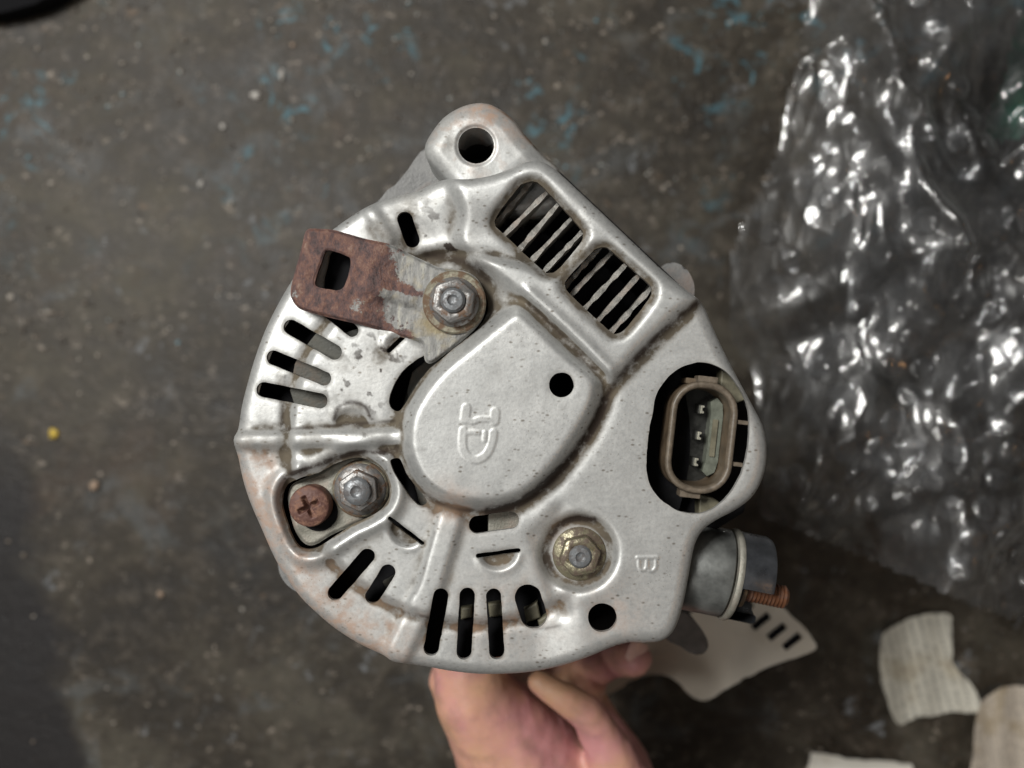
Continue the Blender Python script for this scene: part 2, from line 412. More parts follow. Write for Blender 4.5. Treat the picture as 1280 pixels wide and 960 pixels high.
M_darkin = mat_simple('dark_connector_floor', (.015, .015, .013), 0, .4, 500, .4, .5)
M_cream = mat_simple('cream_resin', (.12, .11, .075), 0, .5, 400, .2, .3)
M_ins = mat_simple('blue_grey_plated_collar', (.085, .090, .10), .7, .30, 200, .25, .35)
M_insd = mat_simple('dark_terminal_collar', (.13, .135, .13), .5, .42, 150, .4, .45)
M_copper = mat_bolt('rusty_copper_stud', (.19, .085, .045), (.09, .045, .03), .6, .38, .52)
M_lam = mat_simple('stator_steel', (.10, .09, .085), .5, .6, 300, .2, .3)
M_black = mat_simple('black_rubber', (.007, .007, .008), 0, .9, 200, .2, .3, .1)
M_skin = mat_skin(); M_nail = mat_simple('fingernail', (.58, .36, .31), 0, .3, 300, .05, .1)
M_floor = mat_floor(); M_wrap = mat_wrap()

# ------------------------------------------------------------------ floor
n = 60; vs = []; fs = []
for j in range(n+1):
    for i in range(n+1):
        x = (i/n-.5)*4; y = (j/n-.5)*4
        vs.append((x, y, FLOOR))
for j in range(n):
    for i in range(n): a = j*(n+1)+i; fs.append((a, a+1, a+n+2, a+n+1))
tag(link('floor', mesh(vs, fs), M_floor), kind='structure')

# ------------------------------------------------------------------ alternator: rear cover
ALT = empty('alternator', pt(590, 550, -.05))
tag(ALT, 'silver car alternator held rear side up above the concrete floor', 'alternator')
def part(name, me, mat, parent=ALT, label=None):
    o = link(name, me, mat)
    P = parent; loc = Vector((0, 0, 0))
    q = P
    while q: loc += q.location; q = q.parent
    o.parent = P; o.location = -loc
    if label: o['label'] = label
    return o

STEP = 1.15
gx = np.arange(280, 975, STEP); gy = np.arange(190, 860, STEP); X, Y = np.meshgrid(gx, gy)
outline = [(560,224),(585,224),(612,220),(638,211),(656,203),(676,202),(694,212),(718,234),(752,266),(790,302),(828,338),(858,363),
 (874,375),(881,386),(892,412),(905,440),(922,473),(941,508),(953,532),(958,557),(957,582),(950,605),(938,623),(918,638),(895,650),(878,663),
 (868,682),(862,712),(856,745),(849,772),(840,791),(826,801),(806,803),(786,803),(764,809),(738,820),(705,831),(668,839),(632,842),(596,842),
 (560,838),(528,832),(505,829),(490,826),(478,818),(450,805),(420,786),(396,766),(374,744),(352,712),(340,690),(326,658),(313,628),(304,600),(298,572),
 (292,550),(298,536),(302,510),(308,485),(318,450),(332,412),(350,376),(370,343),(395,308),(415,288),(440,270),(458,259),(474,252),(498,245),(520,240),(540,230)]
OUT = spl(outline, 3)
sdO = sdp(X, Y, OUT, 700)
sm = lambda p, n=5: spl(p, n)
domeP = sm([(640,378),(662,382),(690,408),(722,438),(750,462),(758,480),(752,510),(732,548),(700,592),(668,622),(640,635),(610,641),(575,638),(545,628),(518,606),(502,575),(498,545),(504,512),(522,480),(548,450),(585,420),(612,398)])
ventP = sm([(560,180),(575,262),(572,300),(592,328),(622,346),(650,368),(690,405),(725,438),(756,470),(768,474),(800,440),(850,392),(885,362),(900,300),(760,180),(650,150)], 4)
# holes
hole1 = sm([(655,229),(668,227),(680,235),(722,281),(729,293),(724,306),(698,336),(687,341),(676,336),(627,290),(619,280),(622,268),(648,234)], 4)
hole2 = sm([(745,311),(757,309),(768,317),(808,352),(815,363),(810,376),(784,409),(771,417),(760,412),(714,369),(706,357),(710,347),(738,317)], 4)
holeC = sm([(822,490),(815,520),(810,548),(808,582),(811,602),(820,618),(836,632),(856,641),(880,641),(900,630),(917,611),(929,586),(935,560),(937,530),(934,505),(921,480),(904,462),(881,453),(860,456),(840,467)])
holeP = sm([(352,628),(357,608),(374,598),(398,591),(420,579),(445,572),(466,577),(481,592),(487,612),(482,630),(466,644),(441,656),(416,672),(398,684),(383,687),(370,680),(359,656)])
holeB = sm([(528,372),(535,350),(552,340),(572,338),(590,344),(604,360),(610,380),(606,398),(592,416),(570,433),(548,452),(536,462),(522,480),(512,496),(500,513),(490,511),(486,500),(492,482),(504,463),(520,450),(532,440),(530,410)])
holeD = sm([(488,577),(493,573),(501,575),(508,592),(520,608),(533,624),(531,631),(522,631),(506,612),(493,592)])
holeR = sm([(414,314),(434,316),(441,324),(440,344),(433,364),(408,366),(404,352),(408,335)])
caps = [((506,274),(515,300),9.5),((364,409),(418,440),9.5),((342,447),(405,473),9),((330,487),(400,501),9.5),((405,385),(440,413),8),
        ((597,656),(638,650),11),((551,745),(539,810),9.5),((584,744),(580,815),9.5),((617,745),(621,815),9.5),((660,747),(667,769),16.5),
        ((459,695),(419,741),9.5),((485,715),(466,745),9.5),((487,648),(528,679),2.6),((598,695),(648,688),3.0),((486,438),(503,422),3.0)]
circ = [((702,481),15.5),((753,772),18)]
F = sdO.copy(); sdh = np.full(X.shape, 1e3)      # sdh: distance outside any hole
SH = {}
for k, P in (('h1',hole1),('h2',hole2),('C',holeC),('P',holeP),('B',holeB),('D',holeD),('R',holeR)):
    SH[k] = -sdp(X, Y, P, 70); sdh = np.minimum(sdh, SH[k])
for a, b, r in caps: sdh = np.minimum(sdh, seg_d(X, Y, a, b)-r)
for c, r in circ: sdh = np.minimum(sdh, np.hypot(X-c[0], Y-c[1])-r)
wob = (fbm(X, Y, 9, 3, 2)-.5)*1.4
F = np.minimum(sdO, sdh+wob*.7)

rr = np.hypot(X-590, Y-550)
H = np.zeros(X.shape)
leftm = ss((735-X)/70) * (1-ss((Y-300)/-60)*ss((X-500)/60))
H -= 2.3*ss((rr-222)/16)*leftm + .004*np.clip(rr-240, 0, 99)*leftm
sdV = sdp(X, Y, ventP, 120); sdD = sdp(X, Y, domeP, 150)
H += 3.6*ss((sdV+14)/26)
# dome
dm = 5.4*ss((sdD+3)/22)
H = np.maximum(H, np.where(sdD > -4, H*0+dm, -9))
grv = line_d(X, Y, [(652,373),(700,415),(754,470)])
H -= 1.0*np.exp(-(grv/5.0)**2)
H += .9*np.exp(-((line_d(X, Y, [(660,366),(710,410),(762,462)])-2)/6.0)**2)
# ribs
def rib(pts, hw, ht, soft=8):
    d = line_d(X, Y, pts); return ht*ss((hw-d)/soft)*(sdD < 2)
H = H + rib([(270,550),(340,550),(500,546)], 15, 2.0, 11)
H = H + rib([(562,650),(537,735),(480,850)], 21, 1.6, 10)
H = H + rib([(448,240),(486,300)], 13, 1.2, 10)
# curved groove band between rib and rim at left
H -= .9*np.exp(-((rr-232)/7.0)**2)*leftm
# swelling round the pocket hole
H += 1.9*np.exp(-((SH['P']-13)/7.5)**2)*(1-ss((rr-262)/14)) - 1.2*ss((6-SH['P'])/6)
H -= 1.6*np.exp(-(line_d(X, Y, [(385,583),(430,566),(480,562)])/8)**2)
# bolt recess beside the dome
db = np.hypot(X-560, Y-375)
H -= np.where(sdD < 1, 3.2*ss((72-db)/24), 0)
H -= np.where(sdD < 1, 1.4*ss((40-np.hypot(X-520, Y-305))/30), 0)
# nut recess lower right
dn = np.hypot(X-723, Y-690)
H -= 2.8*ss((52-dn)/13); H += .4*np.exp(-((dn-58)/10)**2)*ss((Y-690)/60)
H -= 1.0*np.exp(-(line_d(X, Y, [(700,640),(672,672),(690,735),(705,765)])/9)**2)
# trench along the dome's dirty edges
H -= .35*np.exp(-((sdD+8)/8.0)**2)*ss((-sdV)/10)
# vent hole rims roll inward
for k in ('h1', 'h2'): H -= 1.5*ss((11-SH[k])/11)
H -= .16*ss((2.6-sdh)/2.6)
# half-round louvres
def louvre(c, a, r, depth):
    ca, sa = math.cos(a), math.sin(a)
    u = (X-c[0])*ca+(Y-c[1])*sa; v = -(X-c[0])*sa+(Y-c[1])*ca      # v>0 is the bulged side
    d = np.hypot(u, v*1.15)
    g = -depth*ss((r-d)/7)*ss((v+2)/5)*(1-.45*ss(v/r)) + .55*np.exp(-((d-r-2)/3.5)**2)*ss((v+1)/5)
    return g
H += louvre((507,664), R(37), 22, 2.0)
H += louvre((623,692), R(-8), 24, 1.9)
H += louvre((440,530), R(180), 23, .9)
H += louvre((495,430), R(135), 14, .9)
H = blur(H, 2.8)
# embossed monogram and letter
LG = np.full(X.shape, 1e3)
def stroke(pts, r, k=3):
    global LG
    LG = np.minimum(LG, line_d(X, Y, spl(pts, k, False))-r)
stroke([(579,538),(578,556),(583,569),(595,575),(607,569),(614,556),(617,541)], 4.6)
stroke([(583,541),(590,540),(598,541)], 2.6)
stroke([(606,541),(606,550)], 2.6)
stroke([(583,510),(581,524)], 5.4)
stroke([(582,523),(590,527),(600,524),(612,524),(619,526)], 3.4)
stroke([(619,515),(618,526)], 5.4)
H += .12*ss((2.0-LG)/3.2)
LG = np.full(X.shape, 1e3)
stroke([(797,697),(822,697)], 2.0); stroke([(799,697),(799,708),(803,713),(808,710),(809,698)], 1.8)
stroke([(809,698),(810,711),(815,714),(820,709),(820,697)], 1.8)
H += .17*ss((1.3-LG)/2.4)
H += (fbm(X, Y, 60, 9, 2)-.5)*.26
# rolled outer edge
Rr = 15.0; dd = np.clip(sdO, 0, Rr)
H -= (Rr-np.sqrt(np.maximum(Rr*Rr-(Rr-dd)**2, 0)))*.2*.9
# grime map: crevices plus hand placed deposits
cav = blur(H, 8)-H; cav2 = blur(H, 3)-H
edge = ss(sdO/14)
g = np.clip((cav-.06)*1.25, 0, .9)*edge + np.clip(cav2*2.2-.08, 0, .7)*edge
def blob(x, y, r, a): return a*np.exp(-((X-x)**2+(Y-y)**2)/(r*r))
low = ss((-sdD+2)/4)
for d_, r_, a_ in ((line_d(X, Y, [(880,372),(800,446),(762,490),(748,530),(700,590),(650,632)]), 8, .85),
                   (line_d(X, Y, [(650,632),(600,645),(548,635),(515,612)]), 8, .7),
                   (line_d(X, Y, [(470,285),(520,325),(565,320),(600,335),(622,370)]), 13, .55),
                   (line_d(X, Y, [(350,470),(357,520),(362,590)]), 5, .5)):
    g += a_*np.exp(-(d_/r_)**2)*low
g += .55*np.exp(-((dn-44)/8)**2)*ss((700-Y)/40) + blob(470,440,30,.25) + blob(440,512,28,.25) + blob(540,330,26,.4)+blob(505,260,20,.3)
g += .35*np.exp(-((rr-233)/6)**2)*leftm
for k in ('h1', 'h2'): g += .75*np.exp(-((SH[k]-5)/4)**2)*ss(((X-Y*-.6)-(770 if k == 'h1' else 900)-(-30))/40)
g += np.clip(.35*ss((5-sdh)/5), 0, 1)
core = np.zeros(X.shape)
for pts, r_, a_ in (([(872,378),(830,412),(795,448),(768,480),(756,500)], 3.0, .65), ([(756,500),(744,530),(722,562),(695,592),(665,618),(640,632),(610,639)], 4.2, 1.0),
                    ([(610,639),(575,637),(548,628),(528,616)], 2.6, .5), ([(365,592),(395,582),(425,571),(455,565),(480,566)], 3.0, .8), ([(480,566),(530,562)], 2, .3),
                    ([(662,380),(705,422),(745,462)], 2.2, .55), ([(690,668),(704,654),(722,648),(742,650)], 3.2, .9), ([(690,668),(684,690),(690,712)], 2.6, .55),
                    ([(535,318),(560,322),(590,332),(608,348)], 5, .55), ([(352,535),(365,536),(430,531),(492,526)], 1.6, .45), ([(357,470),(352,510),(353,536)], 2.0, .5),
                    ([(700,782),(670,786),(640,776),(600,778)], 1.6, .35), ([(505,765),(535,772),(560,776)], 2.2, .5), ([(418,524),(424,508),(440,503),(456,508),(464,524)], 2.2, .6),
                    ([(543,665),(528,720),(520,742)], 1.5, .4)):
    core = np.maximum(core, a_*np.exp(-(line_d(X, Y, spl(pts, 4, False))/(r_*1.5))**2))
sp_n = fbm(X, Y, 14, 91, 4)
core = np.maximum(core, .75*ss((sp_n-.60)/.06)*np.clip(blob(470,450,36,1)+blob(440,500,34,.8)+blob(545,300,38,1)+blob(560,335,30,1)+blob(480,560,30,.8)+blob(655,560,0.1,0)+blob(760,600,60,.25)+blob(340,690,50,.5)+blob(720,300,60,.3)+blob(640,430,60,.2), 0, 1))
g = g + .5*ss((fbm(X, Y, 30, 191, 4)-.52)/.12)*np.clip(blob(470,440,50,.8)+blob(430,560,60,.8)+blob(540,300,50,.8)+blob(440,720,80,.4)+blob(640,760,70,.3)+blob(620,450,80,.15)+blob(880,400,40,.4)+blob(760,250,60,.2)+blob(310,560,40,.7), 0, 1)
ang = np.arctan2(Y-550, X-590)
ru = .85*ss((rr-238)/20)*ss((X-280)/10)*ss((560-X)/90)*ss((Y-545)/30)
ru += blob(768,770,36,.55)+blob(700,665,20,.4)+blob(560,628,26,.6)+blob(590,640,22,.4)+.5*np.exp(-((rr-232)/9)**2)*ss((Y-680)/40)*ss((720-X)/40)+blob(640,768,60,.35)
ru = np.clip(ru, 0, 1); g = np.clip(g, 0, 1.0)
wallf = lambda x, y: .0075 if min_sd(x, y) else .0014
_t = sdO
def min_sd(x, y):
    i = int(round((x-280)/STEP)); j = int(round((y-190)/STEP))
    i = min(max(i, 0), X.shape[1]-1); j = min(max(j, 0), X.shape[0]-1); return _t[j, i] < 3
me = sheet_mesh(F, H*.001, X, Y, wallf, attrs={'grime': g, 'rust': ru, 'core': core})
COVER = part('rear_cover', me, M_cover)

# ------------------------------------------------------------------ inner parts and added black backing seen through the openings
cx, cy = pt(590, 550, 0).x, pt(590, 550, 0).y
T = Matrix.Translation((cx, cy, 0))
part('black_backing', prism([(590+273*math.cos(a), 550+273*math.sin(a)) for a in np.linspace(0, 2*math.pi, 60, False)] , -.032, -.0113, 0), M_inner)  # added slab, its black colour keeps the openings dark
part('black_backing', prism([(490,262),(545,250),(560,330),(490,330)], -.024, -.0108, 0), M_inner)
part('black_backing', prism([(640,230),(700,215),(880,385),(900,440),(800,520),(640,400)], -.024, -.021, 0), M_inner)
part('black_backing', prism([(790,430),(900,430),(945,540),(930,640),(850,690),(790,620)], -.019, -.0165, 0), M_inner)
part('dark_filler_block', prism(sm([(404,308),(436,316),(444,340),(432,372),(400,366),(396,340)], 3), -.026, -.0042, .0005), M_inner)  # added black block, stands in for the shade under the strip's hole
part('black_backing', prism([(690,730),(760,700),(830,740),(820,790),(760,795),(690,810)], -.030, -.0205, 0), M_inner)
part('rectifier_plate', prism([(396,415),(425,420),(475,400),(500,430),(478,520),(420,535),(372,520),(362,488),(368,455),(376,440)], -.009, -.0062, .0004), M_grey)
part('rectifier_plate', prism([(610,640),(660,630),(665,665),(610,675)], -.008, -.0052, .0004), M_plate)
part('rectifier_plate', prism([(515,465),(545,440),(560,460),(520,520),(502,512)], -.009, -.0072, .0004), M_grey)
part('rectifier_plate', prism([(515,595),(545,620),(540,640),(525,632)], -.008, -.0058, .0004), M_grey)
for q in ([(576,760),(590,758),(590,772),(576,775)], [(610,755),(630,752),(632,770),(612,772)], [(655,762),(672,752),(676,772),(658,780)], [(672,776),(684,768),(686,788),(676,790)],[(478,728),(492,720),(496,732),(484,740)]):
    part('winding_end', prism(q, -.014, -.009, .0005), M_cream if q[0][0] != 478 else M_grey)

# heatsink fins: thin upright plates
def fin(a, b, ztop):
    A = pt(*a, ztop); B = pt(*b, ztop); d = (B-A).normalized(); nrm = Vector((-d.y, d.x, 0))*.00052
    A = A-d*.004; B = B+d*.004; vs = []; fs = []; N = 14
    for i in range(N+1):
        p = A.lerp(B, i/N); jt = random.uniform(-.00028, .0002); wv = 1+random.uniform(-.25, .5)
        for sgn, z in ((-1, -.015), (-1, 0), (1, 0), (1, -.015)):
            q = p + nrm*sgn*(wv if z == 0 else 1); vs.append((q.x, q.y, ztop+z+(jt if z == 0 else 0)))
    for i in range(N):
        for k in range(4): a_ = i*4+k; b_ = i*4+(k+1) % 4; fs.append((a_, b_, b_+4, a_+4))
    fs += [(0, 1, 2, 3), (N*4+3, N*4+2, N*4+1, N*4)]
    part('heatsink_fin', mesh(vs, fs, False), M_fin)
for a, b in (((655,238),(624,275)),((679,245),(632,292)),((696,257),(650,311)),((715,272),(665,325)),((729,288),(682,337)),
             ((742,318),(712,352)),((763,317),(722,360)),((781,332),(738,378)),((796,347),(752,396)),((814,360),(766,413))):
    fin(a, b, -.0032)

# housing, stator, front bracket, pulley (mostly hidden, they carry the cover and cast its shadow)
part('rear_housing', lathe([(.030,-.0235),(.050,-.0235),(.053,-.0245),(.0535,-.040),(.055,-.042),(.055,-.050)], 64, T), M_castdark)
part('stator_core', lathe([(.055,-.050),(.0555,-.0502),(.0555,-.068),(.055,-.0682)], 64, T), M_lam)
part('front_housing', lathe([(.055,-.0682),(.0545,-.072),(.052,-.092),(.040,-.101),(.018,-.105),(.010,-.105)], 64, T), M_castdark)
part('pulley', lathe([(.010,-.105),(.028,-.107),(.029,-.109),(.024,-.112),(.028,-.115),(.024,-.118),(.028,-.121),(.024,-.124),(.029,-.127),(.028,-.129),(.009,-.129),(.0,-.128)], 48, T), M_castdark)

# top mounting ear with its bore
EX, EY = np.meshgrid(np.arange(515, 720, 1.3), np.arange(115, 290, 1.3))
earP = sm([(531,186),(536,172),(552,150),(570,137),(590,130),(610,130),(630,140),(645,154),(659,172),(680,195),(700,216),(700,262),(640,275),(580,262),(566,238),(556,224),(546,213),(534,199)])
se = sdp(EX, EY, earP, 60); hb = np.hypot(EX-595, EY-182)-22.5
He = -9.0 + .9*ss((se-4)/16) - (1-np.sqrt(np.clip(1-(1-np.clip(se, 0, 13)/13)**2, 0, 1)))*2.6 - .5*ss((5-hb)/5) - 1.2*ss((EX+EY-840)/60) + (fbm(EX, EY, 26, 44, 2)-.5)*.4
ear_r = np.clip(1.0*np.exp(-((EX-600)**2+(EY-136)**2)/26**2)+.6*np.exp(-((EX-640)**2+(EY-160)**2)/16**2)+.3*(fbm(EX, EY, 22, 77, 3) > .55), 0, 1)
ear_g = np.clip(.22*fbm(EX, EY, 18, 5, 3)+.4*np.exp(-((EX-560)**2+(EY-180)**2)/18**2)*.6 + .7*ss((5-np.abs(se))/5)*ss((EX-600)/40), 0, 1)
part('mounting_ear', sheet_mesh(np.minimum(se, hb), He*.001, EX, EY, lambda x, y: .016, True, {'grime': ear_g, 'rust': ear_r}), M_cover)
part('bore_sleeve', lathe([(.0052,-.012),(.0046,-.0125),(.0042,-.034),(.0034,-.036),(.0034,-.052),(.0060,-.052)], 40, Matrix.Translation(pt(595, 182, -.010).to_2d().to_3d())), M_deep)
part('casting_web', prism(sm([(532,184),(510,212),(486,240),(462,262),(475,300),(560,290),(590,260),(560,210)], 3), -.055, -.026, .0007, True), M_castdark)
part('housing_lug', prism(sm([(826,334),(840,328),(856,334),(866,350),(868,366),(862,390),(830,390),(810,360)], 4), -.045, -.022, .0007, True), M_castdark)
part('housing_lug', prism(sm([(352,690),(348,710),(356,728),(372,740),(392,742),(410,720),(390,690)], 4), -.05, -.026, .0007, True), M_castdark)
part('mounting_foot', prism(sm([(838,760),(862,770),(878,788),(886,806),(880,818),(866,818),(850,808),(830,795)], 4), -.085, -.060, .0008, True), M_lam)

# ------------------------------------------------------------------ fasteners
def fastener(px, py, z0, flange_r, hex_af, hex_h, stud_r, stud_h, mf, mn, ms, rot, washer=None):
    p = pt(px, py, z0); T_ = Matrix.Translation((p.x, p.y, z0)); Rz = Matrix.Rotation(R(rot), 4, 'Z')
    base = None
    if washer:
        base = part('washer', lathe([(stud_r, .0), (stud_r, .0008), (washer-.0004, .0009), (washer, .0005), (washer, -.0006)], 48, T_), mf)
        T_ = T_ @ Matrix.Translation((0, 0, .0009))
    nut = part('nut', hexnut(hex_af, hex_h, .16, T_ @ Rz @ Matrix.Translation((0, 0, .0008))), mn)
    part('flange', lathe([(stud_r*.9, .0016), (hex_af*.85, .0014), (flange_r*.93, .0008), (flange_r, .0003), (flange_r, -.0002)], 44, T_), mn, nut)
    prof = []; k = 0; z = 0; H_ = hex_h+stud_h
    while z < H_: 
        prof += [(stud_r, z), (stud_r*.88, z+.00035)]; z += .0007
    prof += [(stud_r*.96, H_), (stud_r*.80, H_+.0005), (stud_r*.45, H_+.0006), (stud_r*.36, H_+.0003), (stud_r*.2, H_+.0001), (0, H_+.0002)]
    part('stud', lathe(prof, 36, T_), ms, nut)
    return nut
fastener(724, 692, -.0029, .0068, .0054, .0034, .0029, .0010, M_nuty, M_nuty, M_stud, 12)
fastener(568, 378, .0008, .0062, .0058, .0036, .0030, .0014, M_wash, M_nut, M_stud, 20, washer=.0079)
fastener(451, 611, -.0048, .0066, .0054, .0030, .0034, .0022, M_wash, M_nut, M_stud, 35, washer=.0072)

# holder plate in the pocket with its cross-head screw
HX, HY = np.meshgrid(np.arange(340, 500, 1.3), np.arange(560, 700, 1.3))
hp = sm([(360,625),(364,607),(380,598),(400,590),(420,578),(445,570),(470,574),(488,590),(492,614),(486,632),(466,645),(440,657),(414,669),(396,680),(384,681),(374,672),(366,655)])
sp_ = sdp(HX, HY, hp, 40)
Hp = -5.2 - .6*ss((4-sp_)/4) - .9*ss((28-np.hypot(HX-452, HY-612))/10)*0 + .5*ss((26-np.abs((HX-400)*.45+(HY-640)*.9))/30) + (fbm(HX, HY, 12, 3, 2)-.5)*.3
part('brush_holder_plate', sheet_mesh(sp_, Hp*.001, HX, HY, lambda x, y: .0016, True), M_plate)
def phillips(px, py, z0, z1, r):
    # head: round grid with a cross recess
    c = pt(px, py, z1); N = 56; vs = []; fs = []; g_ = np.linspace(-1, 1, N)
    bm = bmesh.new(); grid = {}
    rings = 22; seg = 72
    prev = None
    for k in range(rings+1):
        q = k/rings; ring = []
        for s_ in range(seg):
            a = 2*math.pi*s_/seg; x = q*r*math.cos(a); y = q*r*math.sin(a)
            ca, sa = math.cos(R(28)), math.sin(R(28)); u = (x*ca+y*sa)/r; v = (-x*sa+y*ca)/r
            arm = max(0, 1-max(abs(u)/.13, abs(v)/.58)**6) if abs(u) < .13 and abs(v) < .58 else 0
            arm = max(arm, (1-max(abs(v)/.13, abs(u)/.58)**6) if abs(v) < .13 and abs(u) < .58 else 0)
            z = z1 - .0011*q**2.5 - arm*.0026*(1-.55*math.hypot(u, v)/.58) + random.uniform(-.00008, .00008) - (.0009 if q > .97 else 0)
            ring.append(bm.verts.new((c.x+x, c.y+y, z)) if k else None)
        if k == 0: ctr = bm.verts.new((c.x, c.y, z1-.0026))
        elif k == 1:
            for s_ in range(seg): bm.faces.new([ctr, ring[s_], ring[(s_+1) % seg]])
        else:
            for s_ in range(seg): bm.faces.new([prev[s_], ring[s_], ring[(s_+1) % seg], prev[(s_+1) % seg]])
        prev = ring
    low = [bm.verts.new((v.co.x, v.co.y, z0)) for v in prev]
    for s_ in range(seg): bm.faces.new([prev[s_], low[s_], low[(s_+1) % seg], prev[(s_+1) % seg]])
    me = bpy.data.meshes.new('screw'); bm.to_mesh(me); bm.free(); me.shade_smooth(); return me
part('screw', phillips(385, 634, -.0055, .0006, .0052), M_screw, label='rusty cross-head screw')
part('screw_shade_disc', prism([(398+24*math.cos(a), 640+24*math.sin(a)) for a in np.linspace(0, 2*math.pi, 40, False)], -.006, -.0046, .0003), M_inner)  # near-black disc stands in for the screw's cast shadow

# ------------------------------------------------------------------ rusty terminal strip
BX, BY = np.meshgrid(np.arange(350, 625, 1.15), np.arange(272, 470, 1.15))
brk = [(386,286),(400,286),(420,288),(455,298),(487,305),(505,314),(528,325),(548,334),(566,337),(584,340),(597,349),(606,366),(607,385),(601,402),(588,417),(570,432),(552,446),(540,454),(532,452),(529,440),(526,428),(500,421),(478,414),(455,407),(425,400),(400,394),(382,389),(372,384),(364,372),(364,358),(370,335),(378,305),(381,292)]
sb = sdp(BX, BY, spl(brk, 3), 60)
hb = -sdp(BX, BY, sm([(409,313),(420,315),(432,319),(438,324),(436,342),(430,358),(422,363),(408,361),(396,358),(394,350),(401,330),(405,318)]), 60)
u = (BX-375)*.966+(BY-335)*.26; v = -(BX-375)*.26+(BY-335)*.966
Hb = 2.6 - 2.0*ss((u-80)/50) - .9*ss((4-sb)/4) - .35*ss((3-hb)/3)
Hb += .9*np.exp(-((v-2)/14)**2)*ss((u-70)/20)*ss((185-u)/40) - .7*np.exp(-(((v-14)/6)**2))*ss((u-100)/15)*ss((165-u)/20)
Hb -= .0*u; Hb += (fbm(BX, BY, 22, 31, 3)-.5)*.6 + (fbm(BX, BY, 6, 61, 2)-.5)*.12
wr = .80*ss((u-70)/75) - .35*ss((v-32)/12)*ss((165-u)/20) + .55*np.exp(-(((u-82)/14)**2+((v-28)/12)**2)) + .7*np.exp(-(((BX-369)/7)**2+((BY-372)/12)**2))
wr -= .75*np.exp(-(((v+8)/5)**2+((u-135)/28)**2)); wr = np.clip(wr, 0, 1.2)
part('terminal_strip', sheet_mesh(np.minimum(sb, hb+(fbm(BX, BY, 7, 8, 2)-.5)*1.2), Hb*.001, BX, BY, lambda x, y: .0014, True, {'wear': wr}), M_rust, label='rust brown flat strip under a nut')

# ------------------------------------------------------------------ three-pin connector
def rrect(hw, hl, r, n=8):
    out = []
    for cxx, cyy, a0 in ((hw-r, hl-r, 0), (-(hw-r), hl-r, 90), (-(hw-r), -(hl-r), 180), (hw-r, -(hl-r), 270)):
        for k in range(n+1):
            a = R(a0+90*k/n); out.append((cxx+r*math.cos(a), cyy+r*math.sin(a)))
    return out
tilt = R(6.5)
def cpt(x, y, z, zref=-.0005):
    X_ = x*math.cos(tilt)-y*math.sin(tilt); Y_ = x*math.sin(tilt)+y*math.cos(tilt)
    p = pt(877+X_, 547+Y_, zref); return (p.x, p.y, z)
def loft(levels, closed_bottom=False):
    vs, fs = [], []; n_ = len(levels[0][0])
    for ring, z in levels: vs += [cpt(x, y, z) for x, y in ring]
    for k in range(len(levels)-1):
        for i in range(n_): a = k*n_+i; b = k*n_+(i+1) % n_; fs.append((a, b, b+n_, a+n_))
    if closed_bottom: fs.append(tuple(range((len(levels)-1)*n_, len(levels)*n_)))
    me = mesh(vs, fs); bm = bmesh.new(); bm.from_mesh(me); bmesh.ops.recalc_face_normals(bm, faces=bm.faces)
    for e in bm.edges:
        if len(e.link_faces) == 2 and e.calc_face_angle(0) > R(50): e.smooth = False
    bm.to_mesh(me); bm.free(); return me
O_ = lambda g_: rrect(42+g_, 70+g_, 38+g_)
conn = part('connector', loft([(O_(0), -.0145), (O_(0), -.0012)]), M_brown)
part('rim', loft([(O_(0), -.0012), (O_(.3), -.0007), (O_(-.8), -.0002), (O_(-3), 0), (O_(-6), -.0001), (O_(-8), -.0006), (O_(-8.6), -.0014)]), M_rim, conn)
part('inner_wall', loft([(O_(-8.6), -.0014), (O_(-10), -.0115), (O_(-14), -.0118)]), M_brown, conn)
part('connector_floor', loft([(O_(-9), -.0114), (rrect(10, 40, 8), -.0114)], True), M_darkin, conn)
def cprism(ring, z0, z1, mat, name):
    vs = [cpt(x, y, z1) for x, y in ring]+[cpt(x, y, z0) for x, y in ring]; n_ = len(ring)
    fs = [tuple(range(n_))]+[(i, (i+1) % n_, (i+1) % n_+n_, i+n_) for i in range(n_)]
    me = mesh(vs, fs, False); bm = bmesh.new(); bm.from_mesh(me); bmesh.ops.recalc_face_normals(bm, faces=bm.faces)
    bmesh.ops.bevel(bm, geom=[e for e in bm.edges if len(e.link_faces) == 2], offset=.00012, segments=2, affect='EDGES'); bm.to_mesh(me); bm.free()
    part(name, me, mat, conn)
def box2(x0, y0, x1, y1): return [(x0, y0), (x1, y0), (x1, y1), (x0, y1)]
# keyed ledge on the right inner wall, higher than the floor
cprism([(14,-46),(22,-52),(30,-44),(32,-30),(32,30),(29,44),(20,50),(13,44),(16,30),(16,-30)], -.0115, -.0072, M_key, 'key_ledge')
cprism([(19,-24),(26,-24),(26,24),(19,24)], -.0073, -.0066, M_cream, 'key_ledge')
for yy in (-35, -1, 33):
    cprism(box2(-1, yy-6, 6, yy+6), -.0115, -.0074, M_darkin, 'pin_base')
    cprism([(0.5,yy-5),(5.5,yy-5),(5.5,yy-2.4),(3,yy-2),(3,yy+2),(5.5,yy+2.4),(5.5,yy+5),(.5,yy+5)], -.0115, -.0058, M_pin, 'pin')
for (x0, y0, x1, y1) in ((41,-27,57,-22), (41,26,56,31)):
    cprism(box2(x0, y0, x1, y1), -.0032, -.0010, M_rim, 'locating_peg')
cprism(box2(-12,-77,13,-68), -.006, -.0011, M_rim, 'latch_tab'); cprism(box2(-18,68,8,77), -.006, -.0016, M_rim, 'latch_tab')
cprism(box2(-24,-73,-10,-66), -.010, -.0040, M_brown, 'latch_tab')
part('regulator_body', prism([(902,462),(918,470),(932,500),(918,505),(900,485)], -.012, -.0065, .0004), M_cream)
part('regulator_body', prism([(874,618),(892,622),(905,632),(886,648),(874,646)], -.012, -.0065, .0004), M_cream)

